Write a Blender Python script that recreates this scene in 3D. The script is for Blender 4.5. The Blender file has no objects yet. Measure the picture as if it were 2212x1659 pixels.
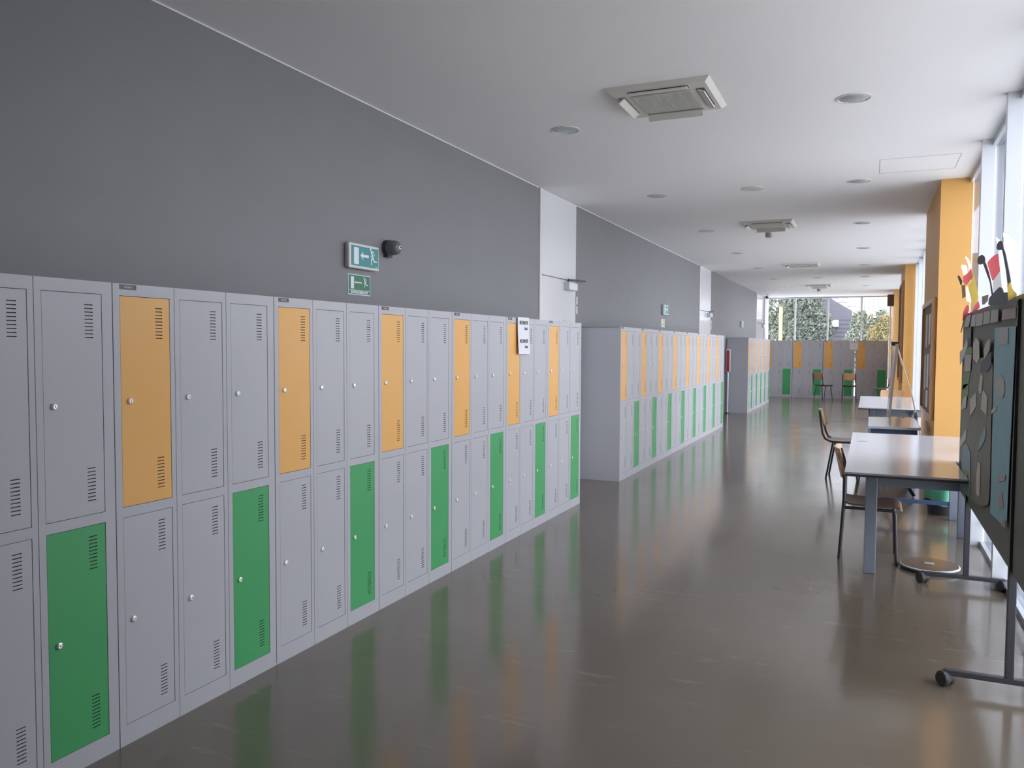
import bpy, bmesh, math, random
from mathutils import Vector, Matrix
random.seed(7)
R = math.radians
SC = bpy.context.scene
C = SC.collection
PI = math.pi

# ---------------------------------------------------------------- camera
f_px, yaw, pitch, roll = 1732.5, 0.41936, -0.04704, 0.00536
cpos = Vector((2.6207, 0.0, 1.5682))
fw = Vector((-math.sin(yaw)*math.cos(pitch), math.cos(yaw)*math.cos(pitch), math.sin(pitch)))
rt = Vector((math.cos(yaw), math.sin(yaw), 0.0))
up = rt.cross(fw)
rt, up = rt*math.cos(roll)+up*math.sin(roll), up*math.cos(roll)-rt*math.sin(roll)
cd = bpy.data.cameras.new('camera')
cam = bpy.data.objects.new('camera', cd); C.objects.link(cam)
M3 = Matrix((rt, up, -fw)).transposed()
cam.matrix_world = Matrix.Translation(cpos) @ M3.to_4x4()
cd.sensor_width = 36.0
cd.lens = 36.0*f_px/2212.0
cd.clip_start = 0.05
cd.clip_end = 400
SC.camera = cam

# ---------------------------------------------------------------- sky, light, exposure
W = bpy.data.worlds.new('world'); SC.world = W
W.use_nodes = True
bg = W.node_tree.nodes['Background']
bg.inputs[0].default_value = (0.93, 0.95, 1.02, 1)
bg.inputs[1].default_value = 4.2
SC.view_settings.view_transform = 'Standard'
SC.view_settings.look = 'None'
SC.view_settings.gamma = 1.0
SC.view_settings.use_curve_mapping = False
SC.view_settings.exposure = 0.58
SC.cycles.use_denoising = True
SC.cycles.diffuse_bounces = 6
SC.cycles.max_bounces = 14
SC.cycles.transparent_max_bounces = 16

def portal(name, loc, rot, sx, sy):          # sampling aid in a window opening
    l = bpy.data.lights.new(name, 'AREA'); l.shape = 'RECTANGLE'; l.size = sx; l.size_y = sy
    l.cycles.is_portal = True
    o = bpy.data.objects.new(name, l); o.location = loc; o.rotation_euler = rot
    C.objects.link(o)

# ---------------------------------------------------------------- materials
def mat(name, col, rough=0.5, metal=0.0, spec=0.5, coat=0.0, noise=None, bump=None, emit=None):
    m = bpy.data.materials.new(name); m.use_nodes = True
    nt = m.node_tree; b = nt.nodes['Principled BSDF']
    b.inputs['Base Color'].default_value = (*col, 1)
    b.inputs['Roughness'].default_value = rough
    b.inputs['Metallic'].default_value = metal
    b.inputs['Specular IOR Level'].default_value = spec
    b.inputs['Coat Weight'].default_value = coat
    b.inputs['Coat Roughness'].default_value = 0.1
    if noise or bump:
        tc = nt.nodes.new('ShaderNodeTexCoord')
    if noise:
        sc, amt = noise
        n = nt.nodes.new('ShaderNodeTexNoise'); n.inputs['Scale'].default_value = sc; n.inputs['Detail'].default_value = 6
        mx = nt.nodes.new('ShaderNodeMix'); mx.data_type = 'RGBA'
        mx.inputs['A'].default_value = (*[c*(1-amt) for c in col], 1)
        mx.inputs['B'].default_value = (*[min(1, c*(1+amt)) for c in col], 1)
        nt.links.new(tc.outputs['Object'], n.inputs['Vector'])
        nt.links.new(n.outputs['Fac'], mx.inputs['Factor'])
        nt.links.new(mx.outputs['Result'], b.inputs['Base Color'])
    if bump:
        sc, st = bump
        n2 = nt.nodes.new('ShaderNodeTexNoise'); n2.inputs['Scale'].default_value = sc; n2.inputs['Detail'].default_value = 4
        bp = nt.nodes.new('ShaderNodeBump'); bp.inputs['Strength'].default_value = st; bp.inputs['Distance'].default_value = 0.01
        nt.links.new(tc.outputs['Object'], n2.inputs['Vector'])
        nt.links.new(n2.outputs['Fac'], bp.inputs['Height'])
        nt.links.new(bp.outputs['Normal'], b.inputs['Normal'])
    return m

def wood(name, c1, c2, scale=6, rough=0.35):
    m = mat(name, c1, rough)
    nt = m.node_tree; b = nt.nodes['Principled BSDF']
    tc = nt.nodes.new('ShaderNodeTexCoord'); mp = nt.nodes.new('ShaderNodeMapping')
    mp.inputs['Scale'].default_value = (scale*4, scale, scale*0.4)
    n = nt.nodes.new('ShaderNodeTexNoise'); n.inputs['Scale'].default_value = 3; n.inputs['Detail'].default_value = 5
    r = nt.nodes.new('ShaderNodeValToRGB')
    r.color_ramp.elements[0].color = (*c1, 1); r.color_ramp.elements[0].position = .35
    r.color_ramp.elements[1].color = (*c2, 1); r.color_ramp.elements[1].position = .65
    nt.links.new(tc.outputs['Object'], mp.inputs['Vector']); nt.links.new(mp.outputs['Vector'], n.inputs['Vector'])
    nt.links.new(n.outputs['Fac'], r.inputs['Fac']); nt.links.new(r.outputs['Color'], b.inputs['Base Color'])
    return m

M = {}
M['wall'] = mat('wall_paint', (0.215, 0.216, 0.228), 0.55, spec=0.35, noise=(3, .05), bump=(60, .05))
M['ceiling'] = mat('ceiling_paint', (0.86, 0.855, 0.86), 0.6, spec=0.3, bump=(80, .03))
M['white_wall'] = mat('white_wall_paint', (0.75, 0.75, 0.75), 0.6)
M['orange_wall'] = mat('orange_wall_paint', (0.70, 0.385, 0.12), 0.5, spec=0.3, noise=(4, .03))
M['locker_grey'] = mat('locker_grey_paint', (0.47, 0.475, 0.51), 0.38, spec=0.4)
M['locker_orange'] = mat('locker_orange_paint', (0.80, 0.435, 0.125), 0.38, spec=0.4)
M['locker_green'] = mat('locker_green_paint', (0.065, 0.37, 0.13), 0.38, spec=0.4)
M['slot'] = mat('slot_dark', (0.11, 0.11, 0.12), 0.8)
M['chrome'] = mat('chrome', (0.90, 0.90, 0.91), 0.34, metal=.8)
M['dark_metal'] = mat('dark_metal', (0.035, 0.036, 0.045), 0.4)
M['plate_dark'] = mat('nameplate_dark', (0.07, 0.06, 0.06), 0.4)
M['plate_text'] = mat('nameplate_text', (0.4, 0.38, 0.38), 0.5)
M['white_gloss'] = mat('white_gloss_panel', (0.72, 0.73, 0.76), 0.12, spec=0.5, bump=(1.6, .12))
M['white_plastic'] = mat('white_plastic', (0.66, 0.65, 0.63), 0.4)
M['cream_plastic'] = mat('cream_plastic', (0.62, 0.60, 0.56), 0.45)
M['alu'] = mat('aluminium', (0.6, 0.62, 0.65), 0.35, metal=0.6)
M['post'] = mat('post_grey_paint', (0.70, 0.72, 0.76), 0.4)
M['post_out'] = mat('post_skylit_white', (0.82, 0.83, 0.86), 0.5)  # white tone stands in for sky light on the mullions
M['teal_sign'] = mat('teal_sign_face', (0.035, 0.26, 0.27), 0.3)
M['green_sign'] = mat('green_sign_face', (0.02, 0.17, 0.075), 0.4)
M['pale_sign'] = mat('pale_sign_face', (0.52, 0.47, 0.33), 0.4)
M['sign_white'] = mat('sign_white', (0.72, 0.76, 0.80), 0.4)
M['bell_dark'] = mat('bell_dark', (0.045, 0.045, 0.055), 0.5)
M['bell_grey'] = mat('bell_grey', (0.13, 0.13, 0.145), 0.35)
M['paper'] = mat('paper', (0.80, 0.80, 0.85), 0.7)
M['ink'] = mat('ink', (0.10, 0.10, 0.12), 0.7)
M['tape'] = mat('yellowed_tape', (0.60, 0.57, 0.42), 0.5)
M['grille'] = mat('grille_grey', (0.30, 0.30, 0.30), 0.5)
M['table_top'] = mat('table_top_laminate', (0.50, 0.51, 0.55), 0.16, spec=0.55)
M['table_edge'] = mat('table_edge_dark', (0.06, 0.06, 0.07), 0.5)
M['table_frame'] = mat('table_frame_bluegrey', (0.20, 0.23, 0.28), 0.35)
M['blue_frame'] = mat('blue_frame', (0.05, 0.08, 0.17), 0.4)
M['ply'] = wood('beech_plywood', (0.46, 0.25, 0.12), (0.54, 0.32, 0.17))
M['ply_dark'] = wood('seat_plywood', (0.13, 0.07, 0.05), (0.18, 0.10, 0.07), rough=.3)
M['wood_frame'] = wood('orange_brown_wood', (0.42, 0.19, 0.07), (0.50, 0.25, 0.10))
M['cork'] = mat('cork', (0.22, 0.17, 0.12), 0.8, noise=(60, .3))
M['bag'] = mat('green_bag', (0.12, 0.44, 0.28), 0.35)
M['bin'] = mat('bin_dark', (0.04, 0.04, 0.05), 0.5)
M['disc_top'] = mat('disc_brown', (0.13, 0.085, 0.055), 0.25)
M['disc_rim'] = mat('disc_rim', (0.65, 0.65, 0.66), 0.3)
M['board'] = mat('board_green_grey', (0.155, 0.162, 0.14), 0.6)
M['rubber'] = mat('caster_black', (0.03, 0.03, 0.035), 0.5)
M['red'] = mat('red_paper', (0.50, 0.05, 0.05), 0.6)
M['yellow'] = mat('yellow_paper', (0.52, 0.36, 0.06), 0.6)
M['orange_paper'] = mat('orange_paper', (0.5, 0.24, 0.08), 0.6)
M['darkpaper'] = mat('dark_brown_paper', (0.06, 0.045, 0.04), 0.6)
M['slate'] = mat('slate_paper', (0.09, 0.10, 0.13), 0.6)
M['olive'] = mat('olive_paper', (0.21, 0.195, 0.16), 0.6, noise=(8, .25))
M['bluepaper'] = mat('blue_paper', (0.28, 0.48, 0.56), 0.6, noise=(10, .12))
M['greypaper'] = mat('grey_paper', (0.50, 0.48, 0.46), 0.7)
M['leafpaper'] = mat('off_white_paper', (0.60, 0.55, 0.50), 0.7)
M['pinkpaper'] = mat('pink_paper', (0.45, 0.36, 0.34), 0.7)
M['greenpaper'] = mat('green_paper', (0.20, 0.32, 0.15), 0.7)
M['tealpaper'] = mat('teal_paper', (0.25, 0.38, 0.40), 0.6)
M['red_metal'] = mat('red_metal', (0.42, 0.04, 0.05), 0.4)
M['strut'] = mat('strut_taupe', (0.33, 0.28, 0.23), 0.4)
M['whiteboard'] = mat('whiteboard', (0.8, 0.8, 0.83), 0.2)
M['speaker_brown'] = mat('speaker_brown', (0.16, 0.10, 0.07), 0.6)
# outdoors
M['paving'] = mat('outdoor_paving', (0.66, 0.66, 0.65), 0.8, noise=(2, .1))
M['leaves'] = mat('leaves_light', (0.21, 0.235, 0.18), 0.7, noise=(1.5, .5))
M['leaves_dark'] = mat('leaves_dark', (0.13, 0.15, 0.12), 0.7, noise=(1.5, .4))
M['leaves_sunlit_yellow'] = mat('leaves_sunlit_yellow', (0.24, 0.205, 0.095), 0.7, noise=(1.5, .4))  # yellow light on the shrub is put into the leaf colour
M['bark'] = mat('bark', (0.12, 0.09, 0.07), 0.8)
M['bark_red'] = mat('bark_red', (0.40, 0.17, 0.08), 0.8)
M['slats'] = mat('dark_cladding', (0.12, 0.12, 0.145), 0.7)
M['roof'] = mat('pale_roof_tiles', (0.23, 0.23, 0.24), 0.7)
M['pole_yellow'] = mat('pole_yellow', (0.45, 0.35, 0.14), 0.5)

def thin(name, col, tr=.5):
    m = bpy.data.materials.new(name); m.use_nodes = True
    nt = m.node_tree; nt.nodes.clear(); N = nt.nodes.new; L = nt.links.new
    d = N('ShaderNodeBsdfDiffuse'); d.inputs[0].default_value = (*col, 1)
    t = N('ShaderNodeBsdfTranslucent'); t.inputs[0].default_value = (*col, 1)
    n = N('ShaderNodeTexNoise'); n.inputs['Scale'].default_value = 30
    mr = N('ShaderNodeMapRange'); mr.inputs['To Min'].default_value = tr-.04; mr.inputs['To Max'].default_value = tr+.04
    mx = N('ShaderNodeMixShader'); o = N('ShaderNodeOutputMaterial')
    L(n.outputs['Fac'], mr.inputs['Value']); L(mr.outputs[0], mx.inputs[0]); L(d.outputs[0], mx.inputs[1]); L(t.outputs[0], mx.inputs[2]); L(mx.outputs[0], o.inputs[0])
    return m
M['thin_white'] = thin('thin_white_paper', (0.85, 0.85, 0.88), .55)
M['thin_red'] = thin('thin_red_paper', (0.55, 0.11, 0.12), .35)
M['thin_yellow'] = thin('thin_yellow_paper', (0.58, 0.42, 0.10), .3)
M['thin_grey'] = thin('thin_grey_paper', (0.50, 0.48, 0.48), .35)

# floor: poured resin, worn and glossy
def floor_material():
    m = bpy.data.materials.new('resin_floor'); m.use_nodes = True
    nt = m.node_tree; b = nt.nodes['Principled BSDF']; N = nt.nodes.new; L = nt.links.new
    tc = N('ShaderNodeTexCoord')
    n1 = N('ShaderNodeTexNoise'); n1.inputs['Scale'].default_value = 0.7; n1.inputs['Detail'].default_value = 5
    L(tc.outputs['Object'], n1.inputs['Vector'])
    r1 = N('ShaderNodeValToRGB')
    r1.color_ramp.elements[0].position = .3; r1.color_ramp.elements[0].color = (0.125, 0.100, 0.074, 1)
    r1.color_ramp.elements[1].position = .7; r1.color_ramp.elements[1].color = (0.168, 0.138, 0.104, 1)
    L(n1.outputs['Fac'], r1.inputs['Fac'])
    mp = N('ShaderNodeMapping'); mp.inputs['Scale'].default_value = (1.1, 5.5, 1)
    L(tc.outputs['Object'], mp.inputs['Vector'])
    n2 = N('ShaderNodeTexNoise'); n2.inputs['Scale'].default_value = 1.6; n2.inputs['Detail'].default_value = 9; n2.inputs['Roughness'].default_value = .7
    L(mp.outputs['Vector'], n2.inputs['Vector'])
    r2 = N('ShaderNodeValToRGB')
    r2.color_ramp.elements[0].position = .60; r2.color_ramp.elements[0].color = (0, 0, 0, 1)
    r2.color_ramp.elements[1].position = .86; r2.color_ramp.elements[1].color = (.5, .5, .5, 1)
    L(n2.outputs['Fac'], r2.inputs['Fac'])
    mx = N('ShaderNodeMix'); mx.data_type = 'RGBA'
    mx.inputs['B'].default_value = (0.46, 0.44, 0.41, 1)
    L(r2.outputs['Color'], mx.inputs['Factor']); L(r1.outputs['Color'], mx.inputs['A'])
    L(mx.outputs['Result'], b.inputs['Base Color'])
    n3 = N('ShaderNodeTexNoise'); n3.inputs['Scale'].default_value = 2.2; n3.inputs['Detail'].default_value = 7
    L(tc.outputs['Object'], n3.inputs['Vector'])
    mr = N('ShaderNodeMapRange'); mr.inputs['To Min'].default_value = 0.10; mr.inputs['To Max'].default_value = 0.20
    L(n3.outputs['Fac'], mr.inputs['Value']); L(mr.outputs['Result'], b.inputs['Roughness'])
    n4 = N('ShaderNodeTexNoise'); n4.inputs['Scale'].default_value = 5; n4.inputs['Detail'].default_value = 3
    L(tc.outputs['Object'], n4.inputs['Vector'])
    bp = N('ShaderNodeBump'); bp.inputs['Strength'].default_value = .05; bp.inputs['Distance'].default_value = .01
    L(n4.outputs['Fac'], bp.inputs['Height']); L(bp.outputs['Normal'], b.inputs['Normal'])
    b.inputs['Specular IOR Level'].default_value = 1.0
    return m
M['floor'] = floor_material()

def glass_material():
    m = bpy.data.materials.new('window_glass'); m.use_nodes = True
    nt = m.node_tree; nt.nodes.clear(); N = nt.nodes.new; L = nt.links.new
    t = N('ShaderNodeBsdfTransparent'); t.inputs[0].default_value = (0.93, 0.95, 0.95, 1)
    g = N('ShaderNodeBsdfGlossy'); g.inputs['Roughness'].default_value = 0.02
    lw = N('ShaderNodeLayerWeight'); lw.inputs['Blend'].default_value = 0.5      # Schlick reflectance of thin glass
    pw = N('ShaderNodeMath'); pw.operation = 'POWER'; pw.inputs[1].default_value = 5.0
    fr = N('ShaderNodeMath'); fr.operation = 'MULTIPLY_ADD'; fr.inputs[1].default_value = 0.55; fr.inputs[2].default_value = 0.035
    L(lw.outputs['Facing'], pw.inputs[0]); L(pw.outputs[0], fr.inputs[0])
    p2 = N('ShaderNodeMath'); p2.operation = 'POWER'; p2.inputs[1].default_value = 2.0   # slant darkening put in to cut grazing daylight near the windows
    cx = N('ShaderNodeMix'); cx.data_type = 'RGBA'
    cx.inputs['A'].default_value = (0.95, 0.96, 0.97, 1); cx.inputs['B'].default_value = (0.36, 0.38, 0.42, 1)
    L(lw.outputs['Facing'], p2.inputs[0]); L(p2.outputs[0], cx.inputs['Factor']); L(cx.outputs['Result'], t.inputs[0])
    mx = N('ShaderNodeMixShader'); o = N('ShaderNodeOutputMaterial')
    L(fr.outputs[0], mx.inputs[0]); L(t.outputs[0], mx.inputs[1]); L(g.outputs[0], mx.inputs[2]); L(mx.outputs[0], o.inputs[0])
    return m
M['glass'] = glass_material()

# ---------------------------------------------------------------- mesh helpers
class MB:
    def __init__(s): s.v = []; s.f = []; s.m = []
    def _add(s, vs, fs, mi=0):
        o = len(s.v); s.v += [tuple(v) for v in vs]
        s.f += [tuple(i+o for i in f) for f in fs]; s.m += [mi]*len(fs); return s
    def box(s, x0, x1, y0, y1, z0, z1, mi=0):
        vs = [(x, y, z) for x in (x0, x1) for y in (y0, y1) for z in (z0, z1)]
        return s._add(vs, [(0, 1, 3, 2), (4, 6, 7, 5), (0, 4, 5, 1), (2, 3, 7, 6), (0, 2, 6, 4), (1, 5, 7, 3)], mi)
    def quad(s, a, b, c, d, mi=0): return s._add([a, b, c, d], [(0, 1, 2, 3)], mi)
    def prism(s, poly, fn, t0, t1, mi=0):      # poly 2D, fn(u, v, t) -> point
        n = len(poly)
        vs = [fn(u, v, t0) for u, v in poly]+[fn(u, v, t1) for u, v in poly]
        fs = [tuple(range(n))[::-1], tuple(range(n, 2*n))]+[(i, (i+1) % n, n+(i+1) % n, n+i) for i in range(n)]
        return s._add(vs, fs, mi)
    def tube(s, pts, r, n=10, mi=0):
        pts = [Vector(p) for p in pts]; k = len(pts)
        rr = r if isinstance(r, (list, tuple)) else [r]*k
        T = [((pts[min(i+1, k-1)]-pts[max(i-1, 0)]).normalized()) for i in range(k)]
        ref = Vector((0, 0, 1)) if abs(T[0].z) < .9 else Vector((1, 0, 0))
        a = T[0].cross(ref).normalized(); vs = []
        for i in range(k):
            a = (a-T[i]*a.dot(T[i])).normalized(); b = T[i].cross(a)
            for j in range(n):
                w = 2*PI*j/n; vs.append(pts[i]+(a*math.cos(w)+b*math.sin(w))*rr[i])
        fs = [(i*n+j, i*n+(j+1) % n, (i+1)*n+(j+1) % n, (i+1)*n+j) for i in range(k-1) for j in range(n)]
        fs += [tuple(range(n))[::-1], tuple(range((k-1)*n, k*n))]
        return s._add(vs, fs, mi)
    def lathe(s, prof, n=24, axis='z', c=(0, 0, 0), mi=0):   # prof [(r, h)]
        vs = []; k = len(prof)
        for r, h in prof:
            for j in range(n):
                w = 2*PI*j/n; x, y = r*math.cos(w), r*math.sin(w)
                p = {'z': (x, y, h), 'y': (x, h, y), 'x': (h, x, y)}[axis]
                vs.append((p[0]+c[0], p[1]+c[1], p[2]+c[2]))
        fs = [(i*n+j, i*n+(j+1) % n, (i+1)*n+(j+1) % n, (i+1)*n+j) for i in range(k-1) for j in range(n)]
        fs += [tuple(range(n))[::-1], tuple(range((k-1)*n, k*n))]
        return s._add(vs, fs, mi)
    def mesh(s, name, mats, smooth=False):
        me = bpy.data.meshes.new(name); me.from_pydata(s.v, [], s.f)
        if not isinstance(mats, (list, tuple)): mats = [mats]
        for m in mats: me.materials.append(m)
        me.polygons.foreach_set('material_index', s.m)
        bm = bmesh.new(); bm.from_mesh(me); bmesh.ops.recalc_face_normals(bm, faces=bm.faces); bm.to_mesh(me); bm.free()
        if smooth:
            me.polygons.foreach_set('use_smooth', [True]*len(me.polygons))
            try: me.set_sharp_from_angle(angle=R(40))
            except Exception: pass
        me.update(); return me
    def obj(s, name, mats, parent=None, loc=(0, 0, 0), rot=(0, 0, 0), smooth=False, bevel=0):
        return link(name, s.mesh(name, mats, smooth), parent, loc, rot, bevel)

def link(name, me, parent=None, loc=(0, 0, 0), rot=(0, 0, 0), bevel=0):
    o = bpy.data.objects.new(name, me); C.objects.link(o)
    o.location = loc; o.rotation_euler = rot
    if parent: o.parent = parent
    if bevel:
        b = o.modifiers.new('bevel', 'BEVEL'); b.width = bevel; b.segments = 2; b.limit_method = 'ANGLE'; b.angle_limit = R(40)
    return o

def tag(o, label, cat, group=None):
    o['label'] = label; o['category'] = cat
    if group: o['group'] = group
    return o
def thing(name, label, cat, loc=(0, 0, 0), rot=(0, 0, 0), group=None):
    o = bpy.data.objects.new(name, None); C.objects.link(o)
    o.empty_display_size = 0.1
    o.location = loc; o.rotation_euler = rot
    return tag(o, label, cat, group)
def struct(o): o['kind'] = 'structure'; return o
def sthing(name, loc=(0, 0, 0)):
    o = bpy.data.objects.new(name, None); C.objects.link(o); o.location = loc
    return struct(o)
def dup(root, loc=None, rot=None, label=None, group=None):
    kids = {}
    for o in list(C.objects):
        if o.parent: kids.setdefault(o.parent, []).append(o)
    def cp(o, par):
        c = o.copy(); C.objects.link(c)
        if par: c.parent = par
        for ch in kids.get(o, []): cp(ch, c)
        return c
    r = cp(root, None)
    if loc is not None: r.location = loc
    if rot is not None: r.rotation_euler = rot
    if label: r['label'] = label
    if group: r['group'] = group
    return r
def text_mb(txt, size, sx=1.0, bold=0.0):
    cu = bpy.data.curves.new('txt', 'FONT'); cu.body = txt; cu.size = size; cu.extrude = 0.0004; cu.offset = bold
    cu.align_x = 'CENTER'; cu.align_y = 'CENTER'
    o = bpy.data.objects.new('txt', cu); C.objects.link(o)
    dg = bpy.context.evaluated_depsgraph_get()
    me = bpy.data.meshes.new_from_object(o.evaluated_get(dg)); bpy.data.objects.remove(o)
    for v in me.vertices: v.co.x *= sx
    return me
def text_obj(name, txt, size, m, parent, loc, rot, sx=1.0, bold=0.0):
    me = text_mb(txt, size, sx, bold); me.materials.clear(); me.materials.append(m)
    return link(name, me, parent, loc, rot)

# ---------------------------------------------------------------- setting
HC = 3.20                      # ceiling height
XW = -0.52                     # left wall face
XG = 3.485                     # glazing plane on the right
YE = 27.6                      # glass end wall
YB = -4.0                      # wall behind the camera
struct(MB().box(-0.8, XG+.05, YB-.2, YE+.1, -0.2, 0).obj('floor', M['floor']))
struct(MB().box(-0.8, 3.475, YB-.2, YE+.1, HC, HC+.25).obj('ceiling', M['ceiling']))
struct(MB().box(3.485, 3.72, YB-.2, YE+.1, HC+.004, HC+.25).obj('trim_1', M['ceiling']))   # strip above the glazing
struct(MB().box(3.475, 3.485, YB-.2, YE+.1, HC+.02, HC+.2).obj('trim_2', M['dark_metal'])) # shadow gap
struct(MB().box(-0.72, XW, YB, 24.95, 0, HC).obj('wall_left', M['wall']))
struct(MB().box(XW-.02, XW+.004, YB, 7.69, HC-.009, HC-.001).obj('trim_3', M['white_wall']))
struct(MB().box(XW-.02, XW+.004, 8.83, 16.2, HC-.009, HC-.001).obj('trim_4', M['white_wall']))
struct(MB().box(-0.72, 3.7, YB-.2, YB, 0, HC).obj('wall_behind', M['white_wall']))
def pier(name, y0, y1): struct(MB().box(3.21, 3.482, y0, y1, 0, HC).obj(name, M['orange_wall']))
pier('wall_right', 8.83, 11.02); pier('wall_right.001', 17.45, 19.68); pier('wall_right.002', 24.72, YE)
pier('wall_right.003', 0.1, 2.7)
struct(MB().box(3.46, 3.7, YB, 0.1, 0, HC).obj('wall_right.004', M['white_wall']))

def glazing(name, ya, yb, ys):
    w = sthing(name, (XG, (ya+yb)/2, 0)); ox, oy = XG, (ya+yb)/2
    fr = MB()
    fr.box(-.03, .06, ya-oy, yb-oy, 0, .035)
    fr.box(-.015, .015, ya-oy, yb-oy, .19, .205)
    fr.box(-.03, .06, ya-oy, yb-oy, HC-.05, HC)
    fr.obj('window_frame', M['alu'], w)
    for y in ys:
        m = MB().box(-.10, -.012, y-oy-.035, y-oy+.035, 0, HC, 0).box(-.012, .05, y-oy-.03, y-oy+.03, 0, HC, 1)
        m.obj('mullion', [M['post'], M['post_out']], w)
    MB().box(.0, .006, ya-oy, yb-oy, .035, HC-.05).obj('pane', M['glass'], w)
    portal(name+'_portal', (XG+.2, oy, HC/2), (0, R(90), 0), HC, yb-ya)
glazing('window_1', 2.7, 8.83, [3.50, 4.78, 6.05, 7.33])
glazing('window_2', 11.02, 17.45, [11.2, 12.45, 13.7, 14.95, 16.2, 17.3])
glazing('window_3', 19.68, 24.72, [19.9, 21.1, 22.3, 23.5, 24.6])
# glass end wall
w = sthing('window_4', (1.3, YE, 0))
fr = MB().box(-1.96, 1.91, -.03, .05, 0, .05).box(-1.96, 1.91, -.03, .05, HC-.04, HC)
fr.obj('window_frame', M['alu'], w)
for x in (-.56, .37, 1.36, 2.35, 3.17):
    MB().box(x-1.3-.025, x-1.3+.025, -.05, .07, .05, HC-.04).obj('mullion', M['post_out'], w)
MB().box(-1.96, 1.91, 0, .006, .05, HC-.04).obj('pane', M['glass'], w)
portal('window_4_portal', (1.3, YE+.25, HC/2), (R(-90), 0, 0), 3.9, HC)

# tall white door panels in the left wall
def tall_door(name, y0, y1, split=2.315, closer=True, arm=.62):
    d = sthing(name, (XW, y0, 0)); w = y1-y0
    MB().box(-.04, .012, 0, .055, 0, HC-.002).obj('door_frame', M['white_plastic'], d)
    MB().box(-.04, .005, .062, w, split+.006, HC-.002).obj('transom_panel', M['white_gloss'], d)
    MB().box(-.04, .005, .062, w, 0.01, split-.006).obj('door_leaf', M['white_gloss'], d)
    for z in (1.99, 2.10): MB().lathe([(.016, z-.045), (.016, z+.045)], 12, 'z', (.012, w+.008, 0)).obj('hinge', M['white_plastic'], d)
    if closer:
        c = MB().box(.005, .075, w-.40, w-.12, split-.115, split-.03).obj('door_closer', M['alu'], d, bevel=.006)
        MB().tube([(.045, w-.36, split-.025), (.045, w-.36, split+.0), (.06, w-.05, split+.012), (.02, w+.3, split+.03)], .009, 8).obj('closer_arm', M['dark_metal'], c)
    return d
d1 = tall_door('door_1', 7.71, 8.83)
MB().box(.005, .007, .72, .86, 1.825, 1.87).obj('tape_strip', M['tape'], d1)
tall_door('door_2', 16.2, 17.45)
d3 = tall_door('door_3', 24.95, 26.75, arm=.8)
struct(MB().box(-0.72, -0.56, 24.95, 26.75, 0, HC).obj('wall_left.001', M['wall']))
struct(MB().box(-0.9, -0.47, 26.75, YE+.1, 0, HC).obj('trim_5', M['post']))

# access hatch outline in the ceiling
h = sthing('trim_6', (2.66, 7.72, HC))
MB().box(0, .62, 0, .003, -.0015, .01).box(0, .003, 0, .6, -.0015, .01).box(.62, .623, 0, .6, -.0015, .01).box(0, .62, .6, .603, -.0015, .01).obj('hatch_gap', M['grille'], h)

# ---------------------------------------------------------------- outdoors
struct(MB().box(-60, 60, -40, 120, -.3, -.06).obj('floor_outside', M['paving']))
def leaf_crown(blobs, n, size, mi_fn=None):
    m = MB()
    for _ in range(n):
        cx, cy, cz, rx, ry, rz = random.choice(blobs)
        while True:
            d = Vector((random.uniform(-1, 1), random.uniform(-1, 1), random.uniform(-1, 1)))
            if .3 < d.length < 1: break
        d = d.normalized()*(.65+.35*random.random())
        p = Vector((cx+d.x*rx, cy+d.y*ry, cz+d.z*rz))
        a = Vector((random.gauss(0, 1), random.gauss(0, 1), random.gauss(0, 1))).normalized()
        b = a.orthogonal().normalized(); b.rotate(Matrix.Rotation(random.random()*6.28, 3, a))
        s = size*random.uniform(.6, 1.3); c = a.cross(b)
        m.quad(p-b*s, p-c*s*.45, p+b*s, p+c*s*.45)
    return m
def tree(name, label, loc, blobs, n, size, lm, trunk_h, tr=.14, bm='bark', group=None):
    t = thing(name, label, 'tree', loc, group=group)
    MB().tube([(0, 0, -.06), (.05, 0, trunk_h*.5), (0, .05, trunk_h)], [tr, tr*.8, tr*.5], 8).obj('trunk', M[bm], t, smooth=True)
    for cx, cy, cz, rx, ry, rz in blobs[:4]:
        MB().tube([(0, .03, trunk_h*.7), (cx*.6, cy*.6, (cz+trunk_h*.7)/2), (cx, cy, cz)], [tr*.4, tr*.25, .02], 6).obj('branch', M[bm], t, smooth=True)
    leaf_crown(blobs, n, size).obj('foliage', M[lm], t)
    return t
tree('leafy_tree', 'broad grey-green tree outside the glass end wall at its left end', (-2.3, 44.3, -.06),
     [(-1, 0, 3.6, 1.5, 1.2, 1.8), (.6, 0, 4.2, 1.4, 1.2, 1.6), (0, 0, 2.2, 1.6, 1.2, 1.3), (1.2, -.3, 2.6, 1.2, 1, 1.4), (.2, .2, 5.4, 1.6, 1.2, 1.2)], 15000, .085, 'leaves', 3.4)
tree('leafy_tree', 'dark green tree outside, directly left of the dark gabled house', (-.05, 41.6, -.06),
     [(-.5, 0, 3.3, 1.0, 1.0, 1.6), (.2, 0, 2.4, .9, .9, 1.4), (-.2, .3, 4.6, 1.1, 1, 1.3), (.1, -.3, 1.4, 1.0, .9, .9)], 12000, .085, 'leaves_dark', 3.2)
tree('conifer_tree', 'small light green conifer outside in front of the dark gabled house', (2.05, 41, -.06),
     [(0, 0, 2.6, .35, .35, .7), (0, 0, 1.9, .6, .6, .7), (.1, 0, 1.2, .8, .7, .7), (.2, 0, 3.0, .2, .2, .4)], 5000, .08, 'leaves', 2.8, .07)
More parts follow.
